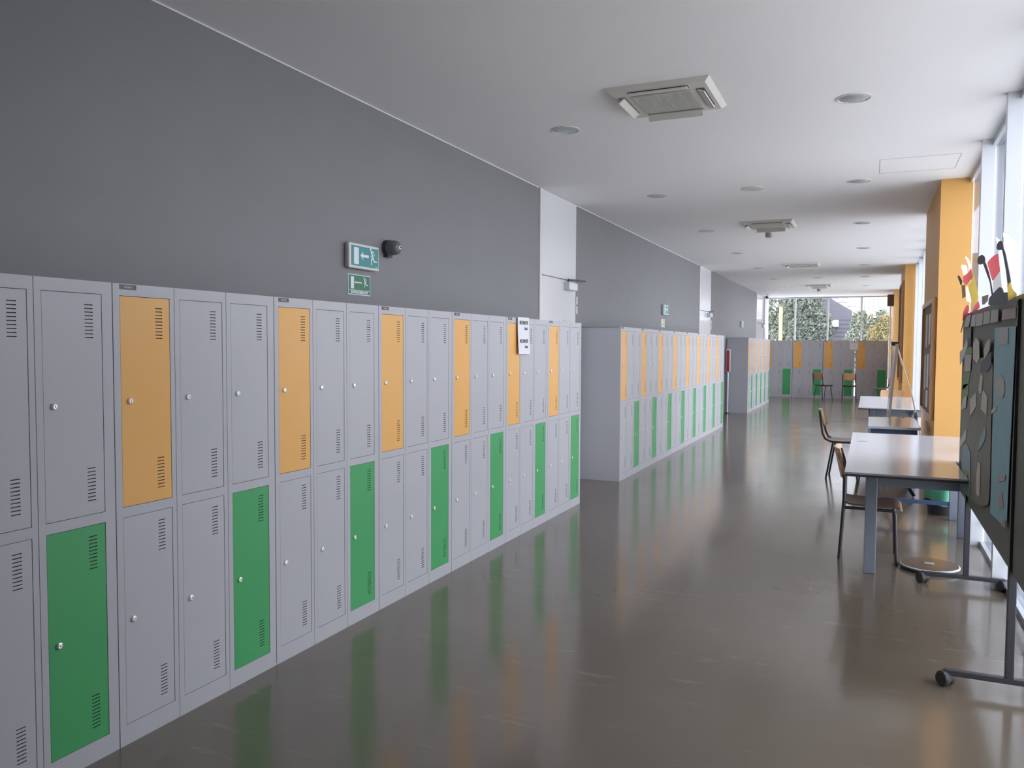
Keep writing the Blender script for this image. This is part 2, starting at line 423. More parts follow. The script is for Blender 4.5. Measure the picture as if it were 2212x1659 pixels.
tree('sunlit_shrub', 'sunlit yellowish shrub outside beside the red-brown trunks', (3.0, 40, -.06),
     [(-.25, 0, 2.2, .3, .3, .5), (.2, 0, 2.7, .35, .3, .5), (0, 0, 1.4, .55, .5, .7), (.3, 0, 1.9, .3, .3, .6)], 2800, .07, 'leaves_sunlit_yellow', 2.4, .05)
tree('leafy_tree', 'bare red-brown trunks with a few green leaves outside right of the house', (2.65, 43, -.06),
     [(-.2, 0, 2.9, .4, .3, .35), (.3, 0, 2.5, .4, .3, .3), (.5, 0, 3.2, .3, .3, .3)], 500, .12, 'leaves', 3.3, .13, 'bark_red')
hs = thing('dark_house', 'dark slatted gabled house with pale tiled roof outside the end window', 'house', (1.0, 46, -.06))
m = MB()
gp = [(-3.0, 0), (0.98, 0), (0.98, 3.42), (-1.5, 5.0), (-3.0, 4.2)]
m.prism(gp, lambda u, v, t: (u, t, v), 0, 6)
m.obj('gable_wall', M['slats'], hs)
m = MB()
for i in range(14): m.box(-2.9, .96, -.03, 0, .25+i*.22, .26+i*.22)
m.obj('cladding_boards', M['slats'], hs)
m = MB().prism([(1.3, 0), (9, 0), (9, 3.25), (1.3, 3.25)], lambda u, v, t: (u, t, v), .9, 6).obj('side_wall', M['slats'], hs)
m = MB()
nx, ny = 46, 14
for i in range(nx):
    for j in range(ny):
        x0 = -.9+i*.22; y0 = -.1+j*.42; z0 = 3.28+j*.26
        if x0+.22 < 1.05-(z0-3.42)*1.5: continue
        m._add([(x0+.005, y0, z0+.03), (x0+.215, y0, z0+.03), (x0+.215, y0+.44, z0+.29), (x0+.005, y0+.44, z0+.29), (x0+.11, y0, z0+.09), (x0+.11, y0+.44, z0+.35),
                (x0, y0, z0), (x0+.22, y0, z0), (x0+.22, y0+.44, z0+.27), (x0, y0+.44, z0+.27)],
               [(0, 4, 5, 3), (4, 1, 2, 5), (6, 7, 8, 9), (0, 6, 7, 1), (0, 1, 4)])
m.obj('tiled_roof', M['roof'], hs)
MB().box(-.31, .07, -.35, -.03, 2.74, 3.10).obj('air_conditioner', M['white_plastic'], hs, bevel=.02)
ds = thing('satellite_dish', 'round white satellite dish outside in front of the tiled roof', 'satellite dish', (1.75, 45.2, -.06))
MB().lathe([(.02, .08), (.16, .06), (.26, -.02), (.27, -.03), (.16, .04), (.02, .06)], 24, 'y').obj('dish', M['white_wall'], ds, (0, 0, 4.05))
MB().tube([(0, .1, 0), (0, .1, 4.05)], .025, 8).obj('mast', M['alu'], ds)
MB().tube([(0, .05, 3.85), (0, -.3, 4.0), (0, -.32, 4.05)], .012, 6).obj('feed_arm', M['dark_metal'], ds)
tag(MB().lathe([(.085, -.06), (.085, 3.48), (.06, 3.53)], 12).obj('yellow_pole', M['pole_yellow'], loc=(-1.34, 40.6, 0), smooth=True), 'tall yellow pole outside in front of the left-hand tree', 'pole')

# ---------------------------------------------------------------- lockers
LW, LH, LD = 0.896, 1.80, 0.50
DX = (0.030, 0.321, 0.612); DW = 0.240; DH = 0.818
ZD = (0.079, 0.936)
def door_mesh(m):
    b = MB(); w, h, t = DW-.004, DH-.004, .016
    sx0, sx1 = .166, .200; sh = .0036; pd = .007
    zs = [(.050+i*.0133) for i in range(10)]+[(h-.162+i*.0133) for i in range(10)]
    b.quad((0, 0, 0), (sx0, 0, 0), (sx0, 0, h), (0, 0, h)); b.quad((sx1, 0, 0), (w, 0, 0), (w, 0, h), (sx1, 0, h))
    z = 0
    for s in zs:
        b.quad((sx0, 0, z), (sx1, 0, z), (sx1, 0, s), (sx0, 0, s)); e = s+sh
        b.quad((sx0, 0, s), (sx1, 0, s), (sx1, pd, s), (sx0, pd, s), 1); b.quad((sx0, 0, e), (sx1, 0, e), (sx1, pd, e), (sx0, pd, e), 1)
        b.quad((sx0, 0, s), (sx0, pd, s), (sx0, pd, e), (sx0, 0, e), 1); b.quad((sx1, 0, s), (sx1, pd, s), (sx1, pd, e), (sx1, 0, e), 1)
        b.quad((sx0, pd, s), (sx1, pd, s), (sx1, pd, e), (sx0, pd, e), 1)
        z = e
    b.quad((sx0, 0, z), (sx1, 0, z), (sx1, 0, h), (sx0, 0, h))
    b.quad((0, t, 0), (w, t, 0), (w, t, h), (0, t, h)); b.quad((0, 0, 0), (w, 0, 0), (w, t, 0), (0, t, 0)); b.quad((0, 0, h), (w, 0, h), (w, t, h), (0, t, h))
    b.quad((0, 0, 0), (0, t, 0), (0, t, h), (0, 0, h)); b.quad((w, 0, 0), (w, t, 0), (w, t, h), (w, 0, h))
    return b.mesh('locker_door', [m, M['slot']])
def body_mesh():
    b = MB(); t = .018; g = .0012
    b.box(0, .012, t, LD, 0, LH); b.box(LW-.012, LW, t, LD, 0, LH)
    b.box(0, LW, t, LD, LH-.01, LH); b.box(0, LW, LD-.01, LD, 0, LH); b.box(.012, LW-.012, t, LD-.01, .02, .06)
    b.box(.012, LW-.012, .03, LD-.01, .90, .93)
    for x in (.288, .579): b.box(x, x+.015, .03, LD-.01, .02, LH-.02)
    st = [(0, DX[0]), (DX[0]+DW, .2935-g), (.2935+g, DX[1]), (DX[1]+DW, .5845-g), (.5845+g, DX[2]), (DX[2]+DW, LW)]
    for x0, x1 in st: b.box(x0, x1, 0, t, 0, LH)
    for dx in DX:
        b.box(dx, dx+DW, 0, t, 0, ZD[0]); b.box(dx, dx+DW, 0, t, ZD[0]+DH, ZD[1]); b.box(dx, dx+DW, 0, t, ZD[1]+DH, LH)
    for x in (.2935, .5845): b.box(x-g, x+g, .003, t, 0, LH)
    return b.mesh('cabinet_body', M['locker_grey'])
def lock_mesh():
    b = MB()
    b.lathe([(.0125, 0), (.0125, -.004), (.0112, -.008), (.0085, -.0095), (.0075, -.0085), (.0070, -.0085)], 20, 'y')
    b.box(-.0015, .0015, -.0088, -.0080, -.005, .004, 1)
    return b.mesh('lock', [M['chrome'], M['slot']], smooth=True)
bodym = body_mesh(); lockm = lock_mesh()
doorm = {k: door_mesh(M['locker_'+k]) for k in ('grey', 'orange', 'green')}
def make_locker(label):
    t = thing('locker_cabinet', label, 'locker')
    link('cabinet_body', bodym, t)
    for r in (1, 0):
        for c in range(3):
            k = 'orange' if (r, c) == (1, 0) else 'green' if (r, c) == (0, 2) else 'grey'
            d = link('locker_door', doorm[k], t, (DX[c]+.002, .001, ZD[r]+.002))
            if k != 'grey': d['label'] = k+' locker door'
            l = link('lock', lockm, d, (.038, 0, DH/2), (0, R(random.uniform(-40, 40)), 0))
    n = MB().box(0, .075, -.0015, 0, 0, .019, 0)
    for i in range(5): n.box(.020+i*.0075, .0255+i*.0075, -.0018, -.0015, .006, .013, 1)
    n.obj('nameplate', [M['plate_dark'], M['plate_text']], t, (.032, 0, LH-.022))['label'] = 'small dark nameplate'
    return t
L0 = make_locker('')
first = [True]
def locker(loc, rz, label, group):
    if first[0]:
        first[0] = False; L0.location = loc; L0.rotation_euler = (0, 0, rz); L0['label'] = label; L0['group'] = group; return L0
    return dup(L0, loc, (0, 0, rz), label, group)
Y1 = 2.165
lab1 = ['grey locker cabinet cut off by the left edge of the photo',
        'largest fully shown grey locker cabinet, beside the one cut off',
        'grey locker cabinet directly under the two green running-man exit signs',
        'grey locker cabinet of the near row directly below the round wall bell',
        'near-row grey locker cabinet just left of the one with the paper notice',
        'grey locker cabinet with the white paper notice hanging over its orange door',
        'last grey locker cabinet of the near row, standing in front of the nearest white door']
for i, l in enumerate(lab1):
    locker((0.0, Y1+(i-1)*.9, 0), R(90), l, 'lockers of the near left row')
o2 = ['its plain side panel facing the viewer', 'second from the near end', 'third from the near end', 'fourth from the near end', 'fourth from the far end', 'third from the far end', 'second from the far end', 'last at the far end']
for i, l in enumerate(o2):
    locker((-.01, 8.98+i*.9, 0), R(90), f'grey locker cabinet of the middle row, {l}', 'lockers of the middle left row')
o3 = ['its dark side panel facing the viewer', 'second from the near end', 'middle one of five', 'second from the far end', 'last at the far end']
for i, l in enumerate(o3):
    locker((-.015, 19.65+i*.9, 0), R(90), f'grey locker cabinet of the far left row, {l}', 'lockers of the far left row')
lab4 = ['leftmost locker cabinet across the end window, half hidden by the far left row',
        'second locker cabinet from the left in the row across the end window',
        'locker cabinet across the end window, left of the bright gap under the paper sheet',
        'rightmost locker cabinet of the row across the end window, beside the orange wall']
for x, l in zip((-.53, .375, 1.285, 2.222), lab4):
    locker((x, 26.95, 0), 0, l, 'lockers across the end window')

# paper notices on the lockers
def notice(name, label, loc, rot, w, h, lines, lift=.012):
    t = thing(name, label, 'notice', loc, rot)
    m = MB()
    n = 8
    for i in range(n):                       # slightly curling sheet
        z0, z1 = -h*i/n, -h*(i+1)/n; c0, c1 = -.002-lift*(i/n)**2, -.002-lift*((i+1)/n)**2
        m._add([(0, c0, z0), (w, c0, z0), (w, c1, z1), (0, c1, z1), (0, c0+.0006, z0), (w, c0+.0006, z0), (w, c1+.0006, z1), (0, c1+.0006, z1)],
               [(0, 1, 2, 3), (4, 7, 6, 5), (0, 3, 7, 4), (1, 5, 6, 2)])
    m.obj('sheet', M['paper'], t)
    for k, (tx, sz, cx, cz, sx) in enumerate(lines):
        c = -.0035-lift*(abs(cz)/h)**2-.001
        text_obj('lettering', tx, sz, M['ink'], t, (cx, c, cz), (R(90), 0, 0), sx, .0008)
    return t
notice('paper_notice', 'white paper notice with dark lettering hanging on the near lockers', (0.012, 5.955, 1.805), (0, 0, R(90)), .235, .30,
       [('NE DIRATI!!', .040, .12, -.045, .82), ('Hvala!', .030, .165, -.092, .8), ('NE DIRATI!!', .040, .115, -.195, .8), ('Hvala!', .030, .16, -.242, .8)])
notice('paper_notice', 'small paper sheet over the bright gap between the far end lockers', (2.05, 26.94, 1.80), (0, 0, 0), .23, .28,
       [('NE DIRATI!!', .040, .12, -.06, .82), ('Hvala!', .030, .13, -.16, .8)], .004)

# ---------------------------------------------------------------- wall signs, bell
def capsule(m, a, b, r0, r1, fn, t0, t1):
    a = Vector(a); b = Vector(b); d = (b-a).normalized(); an = math.atan2(d.y, d.x); P = []
    for k in range(7): w = an+PI/2+PI*k/6; P.append((a.x+r0*math.cos(w), a.y+r0*math.sin(w)))
    for k in range(7): w = an-PI/2+PI*k/6; P.append((b.x+r1*math.cos(w), b.y+r1*math.sin(w)))
    m.prism(P, fn, t0, t1)
def running_man(m, ox, oz, s, fn, t0, t1):
    q = lambda x, z: (ox+x*s, oz+z*s)
    cir = [q(-.18+.115*math.cos(2*PI*k/14), .78+.125*math.sin(2*PI*k/14)) for k in range(14)]
    m.prism(cir, fn, t0, t1)
    k = [0]
    def c(a, b, r0, r1):
        k[0] += 1; capsule(m, q(*a), q(*b), r0*s, r1*s, fn, t0-.00012*k[0], t1)
    c((-.08, .56), (.12, .12), .10, .09)
    c((-.05, .60), (.22, .58), .055, .05); c((.22, .58), (.36, .30), .05, .045)
    c((-.06, .52), (-.02, .28), .055, .05); c((-.02, .28), (-.14, .16), .05, .04)
    c((.10, .10), (-.10, -.12), .085, .07); c((-.10, -.12), (-.08, -.52), .07, .055)
    c((.14, .10), (.32, -.20), .085, .07); c((.32, -.20), (.70, -.22), .065, .05)
def arrow(m, x0, x1, z, th, hw, hl, fn, t0, t1):
    m.prism([(x0, z), (x0+hl, z+hw), (x0+hl*.85, z+th), (x1, z+th), (x1, z-th), (x0+hl*.85, z-th), (x0+hl, z-hw)], fn, t0, t1)
FN = lambda u, v, t: (u, t, v)
def exit_box(label, loc):
    w, h, d = .345, .165, .045
    t = thing('exit_light', label, 'exit sign', loc, (0, 0, R(90)), 'lit exit sign boxes on the left wall')
    MB().box(-w/2+.008, w/2-.008, -d*.5, 0, .006, h-.006).obj('housing', M['white_plastic'], t, bevel=.006)
    MB().box(-w/2, w/2, -d, -d*.45, 0, h).obj('front_cover', M['white_plastic'], t, bevel=.008)
    MB().box(-w/2+.022, w/2-.012, -d-.0015, -d+.001, .017, h-.017).obj('sign_face', M['teal_sign'], t)
    y0, y1 = -d-.003, -d-.001; wm = M['sign_white']
    MB().prism([(-.125, .028), (-.070, .028), (-.070, .137), (-.125, .137)], FN, y0, y1).obj('doorway_symbol', wm, t)
    m = MB(); arrow(m, -.052, .045, .088, .0085, .030, .034, FN, y0, y1); m.obj('arrow_symbol', wm, t)
    m = MB(); running_man(m, .082, .078, .080, FN, y0, y1); m.obj('running_figure', wm, t)
    MB().prism([(.125, .022), (.150, .020), (.140, .026), (.132, .029)], FN, y0, y1).obj('small_mark', wm, t)
    return t
e1 = exit_box('teal running-man exit light box above the near lockers, left of the bell', (XW, 4.517, 2.075))
dup(e1, (XW, 13.2, 2.10), None, 'teal exit light box on the wall above the middle locker row')
dup(e1, (XW, 21.95, 2.10), None, 'small pale exit light box on the wall above the far left lockers')
def exit_sign(label, loc, face, txt):
    w, h = .255, .135
    t = thing('exit_sign', label, 'sign', loc, (0, 0, R(90)))
    MB().box(-w/2, w/2, -.004, 0, 0, h).obj('border', M['sign_white'], t)
    MB().box(-w/2+.005, w/2-.005, -.005, -.0035, .033, h-.005).box(-w/2+.005, w/2-.005, -.005, -.0035, .005, .030).obj('sign_face', face, t)
    y0, y1 = -.0062, -.0045; wm = M['sign_white']
    MB().prism([(-.100, .040), (-.064, .040), (-.064, .119), (-.100, .119)], FN, y0, y1).obj('doorway_symbol', wm, t)
    m = MB(); arrow(m, -.055, .028, .083, .0035, .010, .014, FN, y0, y1); m.obj('arrow_symbol', wm, t)
    m = MB(); running_man(m, .060, .080, .050, FN, y0, y1); m.obj('running_figure', wm, t)
    if txt: text_obj('lettering', txt, .0235, M['sign_white'], t, (0, -.0055, .0172), (R(90), 0, 0), 1.0, .0011)
    return t
exit_sign('green EVAKUACIJSKI PUT running-man sign under the near exit light box', (XW, 4.515, 1.905), M['green_sign'], 'EVAKUACIJSKI PUT')
exit_sign('pale yellowish exit sign on the wall above the middle locker row', (XW, 13.15, 1.895), M['pale_sign'], 'EVAKUACIJSKI PUT')
b = thing('wall_bell', 'dark grey round alarm bell on the grey wall right of the exit light', 'bell', (XW, 4.845, 2.255))
MB().lathe([(.056, 0), (.056, .035), (.050, .04)], 28, 'x').box(0, .035, -.03, .03, -.066, -.02).obj('base', M['bell_dark'], b, smooth=True)
MB().lathe([(.050, .035), (.052, .06), (.050, .085), (.040, .105), (.022, .114), (.0, .116)], 28, 'x').obj('dome', M['bell_grey'], b, smooth=True)
MB().lathe([(.014, .112), (.014, .119), (.010, .120)], 20, 'x').obj('boss', M['alu'], b, smooth=True)
MB().lathe([(.006, .119), (.006, .124)], 12, 'x').obj('screw', M['bell_dark'], b)

# red panel on a post at the end of the far left row
rp = thing('hose_point', 'red panel in a grey frame on a post beside the far left locker row', 'hose point', (-.455, 19.45, 0))
MB().box(-.05, .055, 0, .10, .98, 1.53).obj('frame', M['post'], rp, bevel=.02)
MB().box(-.03, .045, -.012, .02, 1.00, 1.50).obj('red_panel', M['red_metal'], rp, bevel=.012)
MB().lathe([(.022, 0), (.022, 1.0)], 14, 'z', (0, .05, 0)).obj('post', M['alu'], rp, smooth=True)
MB().lathe([(.05, 0), (.05, .02)], 18, 'z', (0, .05, 0)).obj('foot', M['dark_metal'], rp)

# ---------------------------------------------------------------- ceiling fittings
def ac_unit(label, loc):
    t = thing('ceiling_air_conditioner', label, 'air conditioner', loc, group='ceiling air conditioners along the corridor')
    a = .33
    m = MB()
    m._add([(-a, -a, 0), (a, -a, 0), (a, a, 0), (-a, a, 0), (-a+.03, -a+.03, -.028), (a-.03, -a+.03, -.028), (a-.03, a-.03, -.028), (-a+.03, a-.03, -.028)],
           [(0, 1, 5, 4), (1, 2, 6, 5), (2, 3, 7, 6), (3, 0, 4, 7), (4, 5, 6, 7), (0, 3, 2, 1)])
    m.obj('panel', M['cream_plastic'], t)
    g = MB().box(-.19, .19, -.19, .19, -.034, -.028, 1)
    for i in range(39):
        x = -.185+i*.0097; g.box(x, x+.0045, -.185, .185, -.038, -.033, 0)
    for y in (-.19, .184): g.box(-.19, .19, y, y+.006, -.039, -.03, 0)
    g.obj('intake_grille', [M['cream_plastic'], M['grille']], t)
    for k in range(4):
        s = thing('tmp', '', ''); bpy.data.objects.remove(s)
        o = MB().box(-.19, .19, -.275, -.225, -.0295, -.0275).obj('air_slot', M['slot'] if k < 2 else M['grille'], t, rot=(0, 0, R(90*k)))
    # flaps: front one folded away, the left and far ones hang open
    for k, ang in ((0, 4), (1, 20), (2, 62), (3, 38)):
        fl = MB().box(-.185, .185, -.022, .022, -.004, .004)
        for i, v in enumerate(fl.v): fl.v[i] = v
        c, s2 = math.cos(R(90*k)), math.sin(R(90*k)); p = (0, -.250)
        q = Matrix.Rotation(R(90*k), 4, 'Z') @ Matrix.Translation((0, -.255, -.036-.018*math.sin(R(ang)))) @ Matrix.Rotation(R(ang), 4, 'X')
        o = fl.obj('louver_flap', M['cream_plastic'], t); o.matrix_local = q
    return t
aclab = ['largest, nearest ceiling air conditioner', 'second nearest ceiling air conditioner', 'third nearest ceiling air conditioner', 'farthest ceiling air conditioner, near the end window']
a0 = ac_unit('square cream '+aclab[0]+', with open flaps and ribbed grille', (1.37, 5.27, HC))
for y, l in zip((11.12, 16.75, 22.4), aclab[1:]): dup(a0, (1.36, y, HC), None, 'square cream '+l)
def downlight(label, loc, group):
    t = thing('downlight', label, 'downlight', loc, group=group)
    MB().lathe([(.112, 0), (.112, -.004), (.098, -.006), (.095, -.001), (.095, .0)], 32).obj('rim', M['white_plastic'], t, smooth=True)
    MB().lathe([(.095, -.002), (.07, -.010), (.03, -.014), (.0, -.015)], 32).obj('diffuser', M['alu'], t, smooth=True)
    return t
ords = ['nearest', 'second', 'third', 'fourth', 'fifth', 'sixth', 'farthest']
dl0 = None
for side, x in (('left', .48), ('right', 2.485)):
    for i, od in enumerate(ords):
        lab = f'round recessed ceiling downlight, {od} of the {side} row'
        g = f'downlights of the {side} row'
        loc = (x, 5.765+2.86*i, HC)
        dl0 = downlight(lab, loc, g) if dl0 is None else (dup(dl0, loc, None, lab, g), dl0)[1]
sp = thing('ceiling_speaker', 'flat round cream ceiling speaker between the nearest and second air conditioners', 'ceiling speaker', (1.48, 8.6, HC))
MB().lathe([(.115, 0), (.115, -.006), (.105, -.009)], 32).obj('rim', M['cream_plastic'], sp, smooth=True)
MB().lathe([(.103, -.008), (.06, -.012), (0, -.013)], 32).obj('grille', M['cream_plastic'], sp, smooth=True)
dup(sp, (1.47, 20.05, HC), None, 'flat round ceiling speaker between the third and farthest air conditioners')
sd = thing('smoke_detector', 'small white smoke detector behind the second nearest air conditioner', 'smoke detector', (1.28, 11.85, HC))
MB().lathe([(.055, 0), (.055, -.015), (.05, -.02)], 24).obj('base', M['white_plastic'], sd, smooth=True)
MB().lathe([(.045, -.02), (.05, -.05), (.046, -.075), (.03, -.085), (0, -.086)], 24).obj('sensor_head', M['grille'], sd, smooth=True)
dup(sd, (1.30, 23.6, HC), None, 'small smoke detector behind the farthest air conditioner')
sc = thing('security_camera', 'small dark security camera in the far left ceiling corner', 'camera', (-.30, 25.7, HC))
MB().lathe([(.04, 0), (.04, -.03)], 16).tube([(0, 0, -.03), (0, -.02, -.07)], .015, 8).obj('bracket', M['white_plastic'], sc)
MB().lathe([(.035, -.10), (.04, -.08), (.04, .06)], 16, 'y', (0, -.03, -.10)).obj('camera_body', M['bell_dark'], sc, smooth=True)

# ---------------------------------------------------------------- things along the orange wall
def noticeboard(label, y0, y1, z0, z1):
    t = thing('notice_board', label, 'notice board', (3.21, y0, z0)); w, h = y1-y0, z1-z0; d = .045; k = .05
    MB().box(-d, 0, 0, k, 0, h).box(-d, 0, w-k, w, 0, h).box(-d, 0, k, w-k, 0, k).box(-d, 0, k, w-k, h-k, h).obj('frame', M['wood_frame'], t, bevel=.004)
    MB().box(-.02, 0, k, w-k, k, h-k).obj('cork_panel', M['cork'], t)
    return t
noticeboard('wood-framed notice board on the nearest orange wall section', 8.88, 10.5, .86, 2.07)
noticeboard('wood-framed notice board on the second orange wall section', 17.55, 19.2, .9, 2.9)
plist = [(9.05, 1.66, .26, .30), (9.42, 1.62, .24, .32), (9.85, 1.58, .30, .36), (9.08, 1.26, .34, .28), (9.55, 1.15, .26, .36), (9.95, 1.12, .26, .38), (9.1, .96, .24, .24), (9.55, .94, .3, .18)]
for i, (y, z, w, h) in enumerate(plist):
    o = MB().box(-.0012, 0, 0, w, 0, h).obj('pinned_paper', [M['greypaper'], M['paper'], M['leafpaper']][i % 3], loc=(3.189, y, z), rot=(R(random.uniform(-6, 6)), 0, 0))
    tag(o, 'paper sheet pinned inside the wood-framed board on the nearest orange wall', 'paper', 'papers on the nearest notice board')
s = thing('wall_speaker', 'brown box speaker high on the farthest orange wall section', 'speaker', (3.21, 25.6, 2.78))
MB().box(-.16, 0, -.12, .12, 0, .33).obj('cabinet', M['speaker_brown'], s, bevel=.008)
MB().box(-.168, -.16, -.1, .1, .02, .31).obj('front_grille', M['dark_metal'], s)
s = thing('wall_switch', 'small brown switch box on the second orange wall section', 'switch', (3.21, 17.9, 1.25))
MB().box(-.04, 0, -.04, .04, -.06, .06).obj('box', M['speaker_brown'], s, bevel=.005)
MB().box(-.046, -.04, -.02, .02, -.03, .03).obj('rocker', M['dark_metal'], s)

# tables
def table(name, label, x0, x1, y0, y1, h, leg=(.075, .05), inset=.14, apron=.11, fm='table_frame', notch=None):
    t = thing(name, label, 'table', (x0, y0, 0)); w, l = x1-x0, y1-y0
    P = [(0, 0), (w, 0), (w, l), (0, l)] if not notch else [(0, 0), (w-notch[0], 0), (w-notch[0], notch[1]), (w, notch[1]), (w, l), (0, l)]
    MB().prism(P, lambda u, v, z: (u, v, z), h-.013, h).obj('tabletop', [M['table_top']], t, bevel=.002)
    MB().prism(P, lambda u, v, z: (u, v, z), h-.028, h-.0135).obj('edge_band', M['table_edge'], t)
    nw = notch[0] if notch else 0
    MB().box(.13, w-.01-nw, inset+.24, inset+.27, h-.03-apron, h-.03).box(.13, w-.06, l-inset-.08, l-inset-.05, h-.03-apron, h-.03).box(.15, .18, inset, l-inset, h-.03-apron*.6, h-.03).box(w-.12, w-.09, max(inset, notch[1]+.02 if notch else 0), l-inset, h-.03-apron*.6, h-.03).obj('apron', M[fm], t)
    lx, ly = leg
    for pi in (0, 1):
        for py in (inset+.2, l-inset-ly):
            px = .13 if pi == 0 else w-.06-lx
            if pi == 1 and notch: px = w-.01-lx
            if pi == 1 and notch and py < notch[1]: py = l-.95
            MB().box(px, px+lx, py, py+ly, 0, h-.03).obj('leg', M[fm], t, bevel=.004)
    return t
t1 = table('long_table', 'long grey-topped table nearest the viewer, by the orange wall', 2.485, 3.40, 5.72, 8.45, .75, notch=(.197, .885))
gr = MB().lathe([(.045, 0), (.045, .002), (.035, .003)], 20, 'z', (.10, 1.95, .7475)).obj('cable_grommet', M['grille'], t1)
MB().box(.15, .86, 2.55, 2.575, .13, .165).obj('crossbar', M['blue_frame'], t1)
table('far_table', 'pale-topped table farther back beside the whiteboard, right side of corridor', 2.49, 3.30, 12.06, 14.95, .75)
mt = thing('folding_table', 'narrow grey table with dark crossed legs standing between the two long tables', 'table', (2.62, 9.25, 0))
MB().box(0, .50, 0, 1.25, .72, .748).obj('tabletop', M['table_top'], mt, bevel=.003)
MB().box(.03, .47, .04, 1.2, .665, .72).obj('underframe', M['blue_frame'], mt)
for y in (.12, 1.1):
    MB().tube([(.06, y, .67), (.46, y+.02, .012)], .016, 8).obj('leg', M['dark_metal'], mt)
    MB().tube([(.46, y+.04, .67), (.06, y+.06, .012)], .016, 8).obj('leg', M['dark_metal'], mt)

# chairs
def arc_back(z0, z1, w, x, th=.011, bow=.035, lean=.05, n=10):
    m = MB(); vs = []; fs = []
    rows = 6
    for j in range(rows+1):
        v = j/rows; z = z0+(z1-z0)*v
        ww = w*(1-.10*abs(2*v-1)**4)
        for i in range(n+1):
            u = 2*i/n-1; xx = x-lean*v+bow*(u*u-1)
            vs += [(xx, u*ww/2, z), (xx-th, u*ww/2, z)]
    S = 2*(n+1)
    for j in range(rows):
        for i in range(n):
            a = j*S+2*i; fs += [(a, a+2, a+S+2, a+S), (a+1, a+S+1, a+S+3, a+3)]
        fs += [(j*S, j*S+S, j*S+S+1, j*S+1), (j*S+2*n, j*S+2*n+1, j*S+S+2*n+1, j*S+S+2*n)]
    for i in range(n):
        a = 2*i; fs += [(a, a+1, a+3, a+2)]; a += rows*S; fs += [(a, a+2, a+3, a+1)]
    m._add(vs, fs); return m
def seat_mb(x0, x1, w, z, th=.012):
    m = MB(); xs = [x0, x0+.03, (x0+x1)/2, x1-.06, x1-.02, x1]; zs = [z+.012, z+.002, z-.006, z, z-.008, z-.030]; k = len(xs); vs = []; n = 6
    for i in range(k):
        wi = w*(.9 if i in (0, k-1) else 1)
        for j in range(n+1):
            u = 2*j/n-1; vs += [(xs[i], u*wi/2, zs[i]+.006*u*u), (xs[i], u*wi/2, zs[i]+.006*u*u-th)]
    S = 2*(n+1); fs = []
    for i in range(k-1):
        for j in range(n):
            a = i*S+2*j; fs += [(a, a+S, a+S+2, a+2), (a+1, a+3, a+S+3, a+S+1)]
        fs += [(i*S, i*S+1, i*S+S+1, i*S+S), (i*S+2*n, i*S+S+2*n, i*S+S+2*n+1, i*S+2*n+1)]
    for j in range(n):
        a = 2*j; fs += [(a, a+2, a+3, a+1)]; a += (k-1)*S; fs += [(a, a+1, a+3, a+2)]
    m._add(vs, fs); return m
def chair(kind, label, loc, rz, group=None):
    t = thing('school_chair', label, 'chair', loc, (0, 0, rz), group)
    for s in (-1, 1):
        y = .175*s
        if kind == 'straight':
            MB().tube([(0, y, .0), (.018, y, .30), (.026, y, .45), (.026, y, .60), (.012, y, .70), (-.012, y, .79)], .0125, 10).obj('back_leg', M['dark_metal'], t, smooth=True)
            MB().tube([(.025, y, .39), (.20, y, .39), (.345, y, .39), (.362, y, .382), (.370, y, .36), (.385, y, .0)], .0115, 10).obj('front_leg', M['dark_metal'], t, smooth=True)
        else:
            MB().tube([(-.04, y, .81), (-.02, y, .66), (.0, y, .54), (.03, y, .475), (.09, y, .445), (.38, y, .44)], .0115, 10).obj('back_frame', M['dark_metal'], t, smooth=True)
            MB().tube([(.12, y, .44), (.05, y*1.1, .0)], .0115, 10).obj('leg', M['dark_metal'], t, smooth=True)
            MB().tube([(.33, y, .44), (.40, y*1.1, .0)], .0115, 10).obj('leg', M['dark_metal'], t, smooth=True)
    sz = .42 if kind == 'straight' else .455
    MB().tube([(.2, -.175, sz-.03), (.2, .175, sz-.03)], .010, 8).obj('seat_bar', M['dark_metal'], t)
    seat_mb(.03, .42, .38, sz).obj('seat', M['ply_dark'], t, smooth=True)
    arc_back(.60 if kind == 'straight' else .62, .825, .39, .038 if kind == 'straight' else .028).obj('backrest', M['ply'], t, smooth=True)
    return t
chair('straight', 'wooden school chair with dark tube legs tucked under the nearest long table', (2.445, 6.56, 0), 0)
c2 = chair('splayed', 'school chair with splayed dark legs beyond the nearest long table corner', (2.13, 10.5, 0), R(-3))
dup(c2, (3.0, 15.75, 0), R(-90) and (0, 0, R(-90)), 'school chair behind the far table, its brown backrest above the tabletop')
dup(c2, (1.22, 25.7, 0), (0, 0, R(50)), 'wooden school chair in front of the end lockers, leftmost of the three')
dup(c2, (2.08, 25.6, 0), (0, 0, R(90)), 'wooden school chair before the end lockers with its back turned, middle of the three')
dup(c2, (3.12, 24.6, 0), (0, 0, R(180)), 'school chair facing left by the orange wall, rightmost before the end lockers')

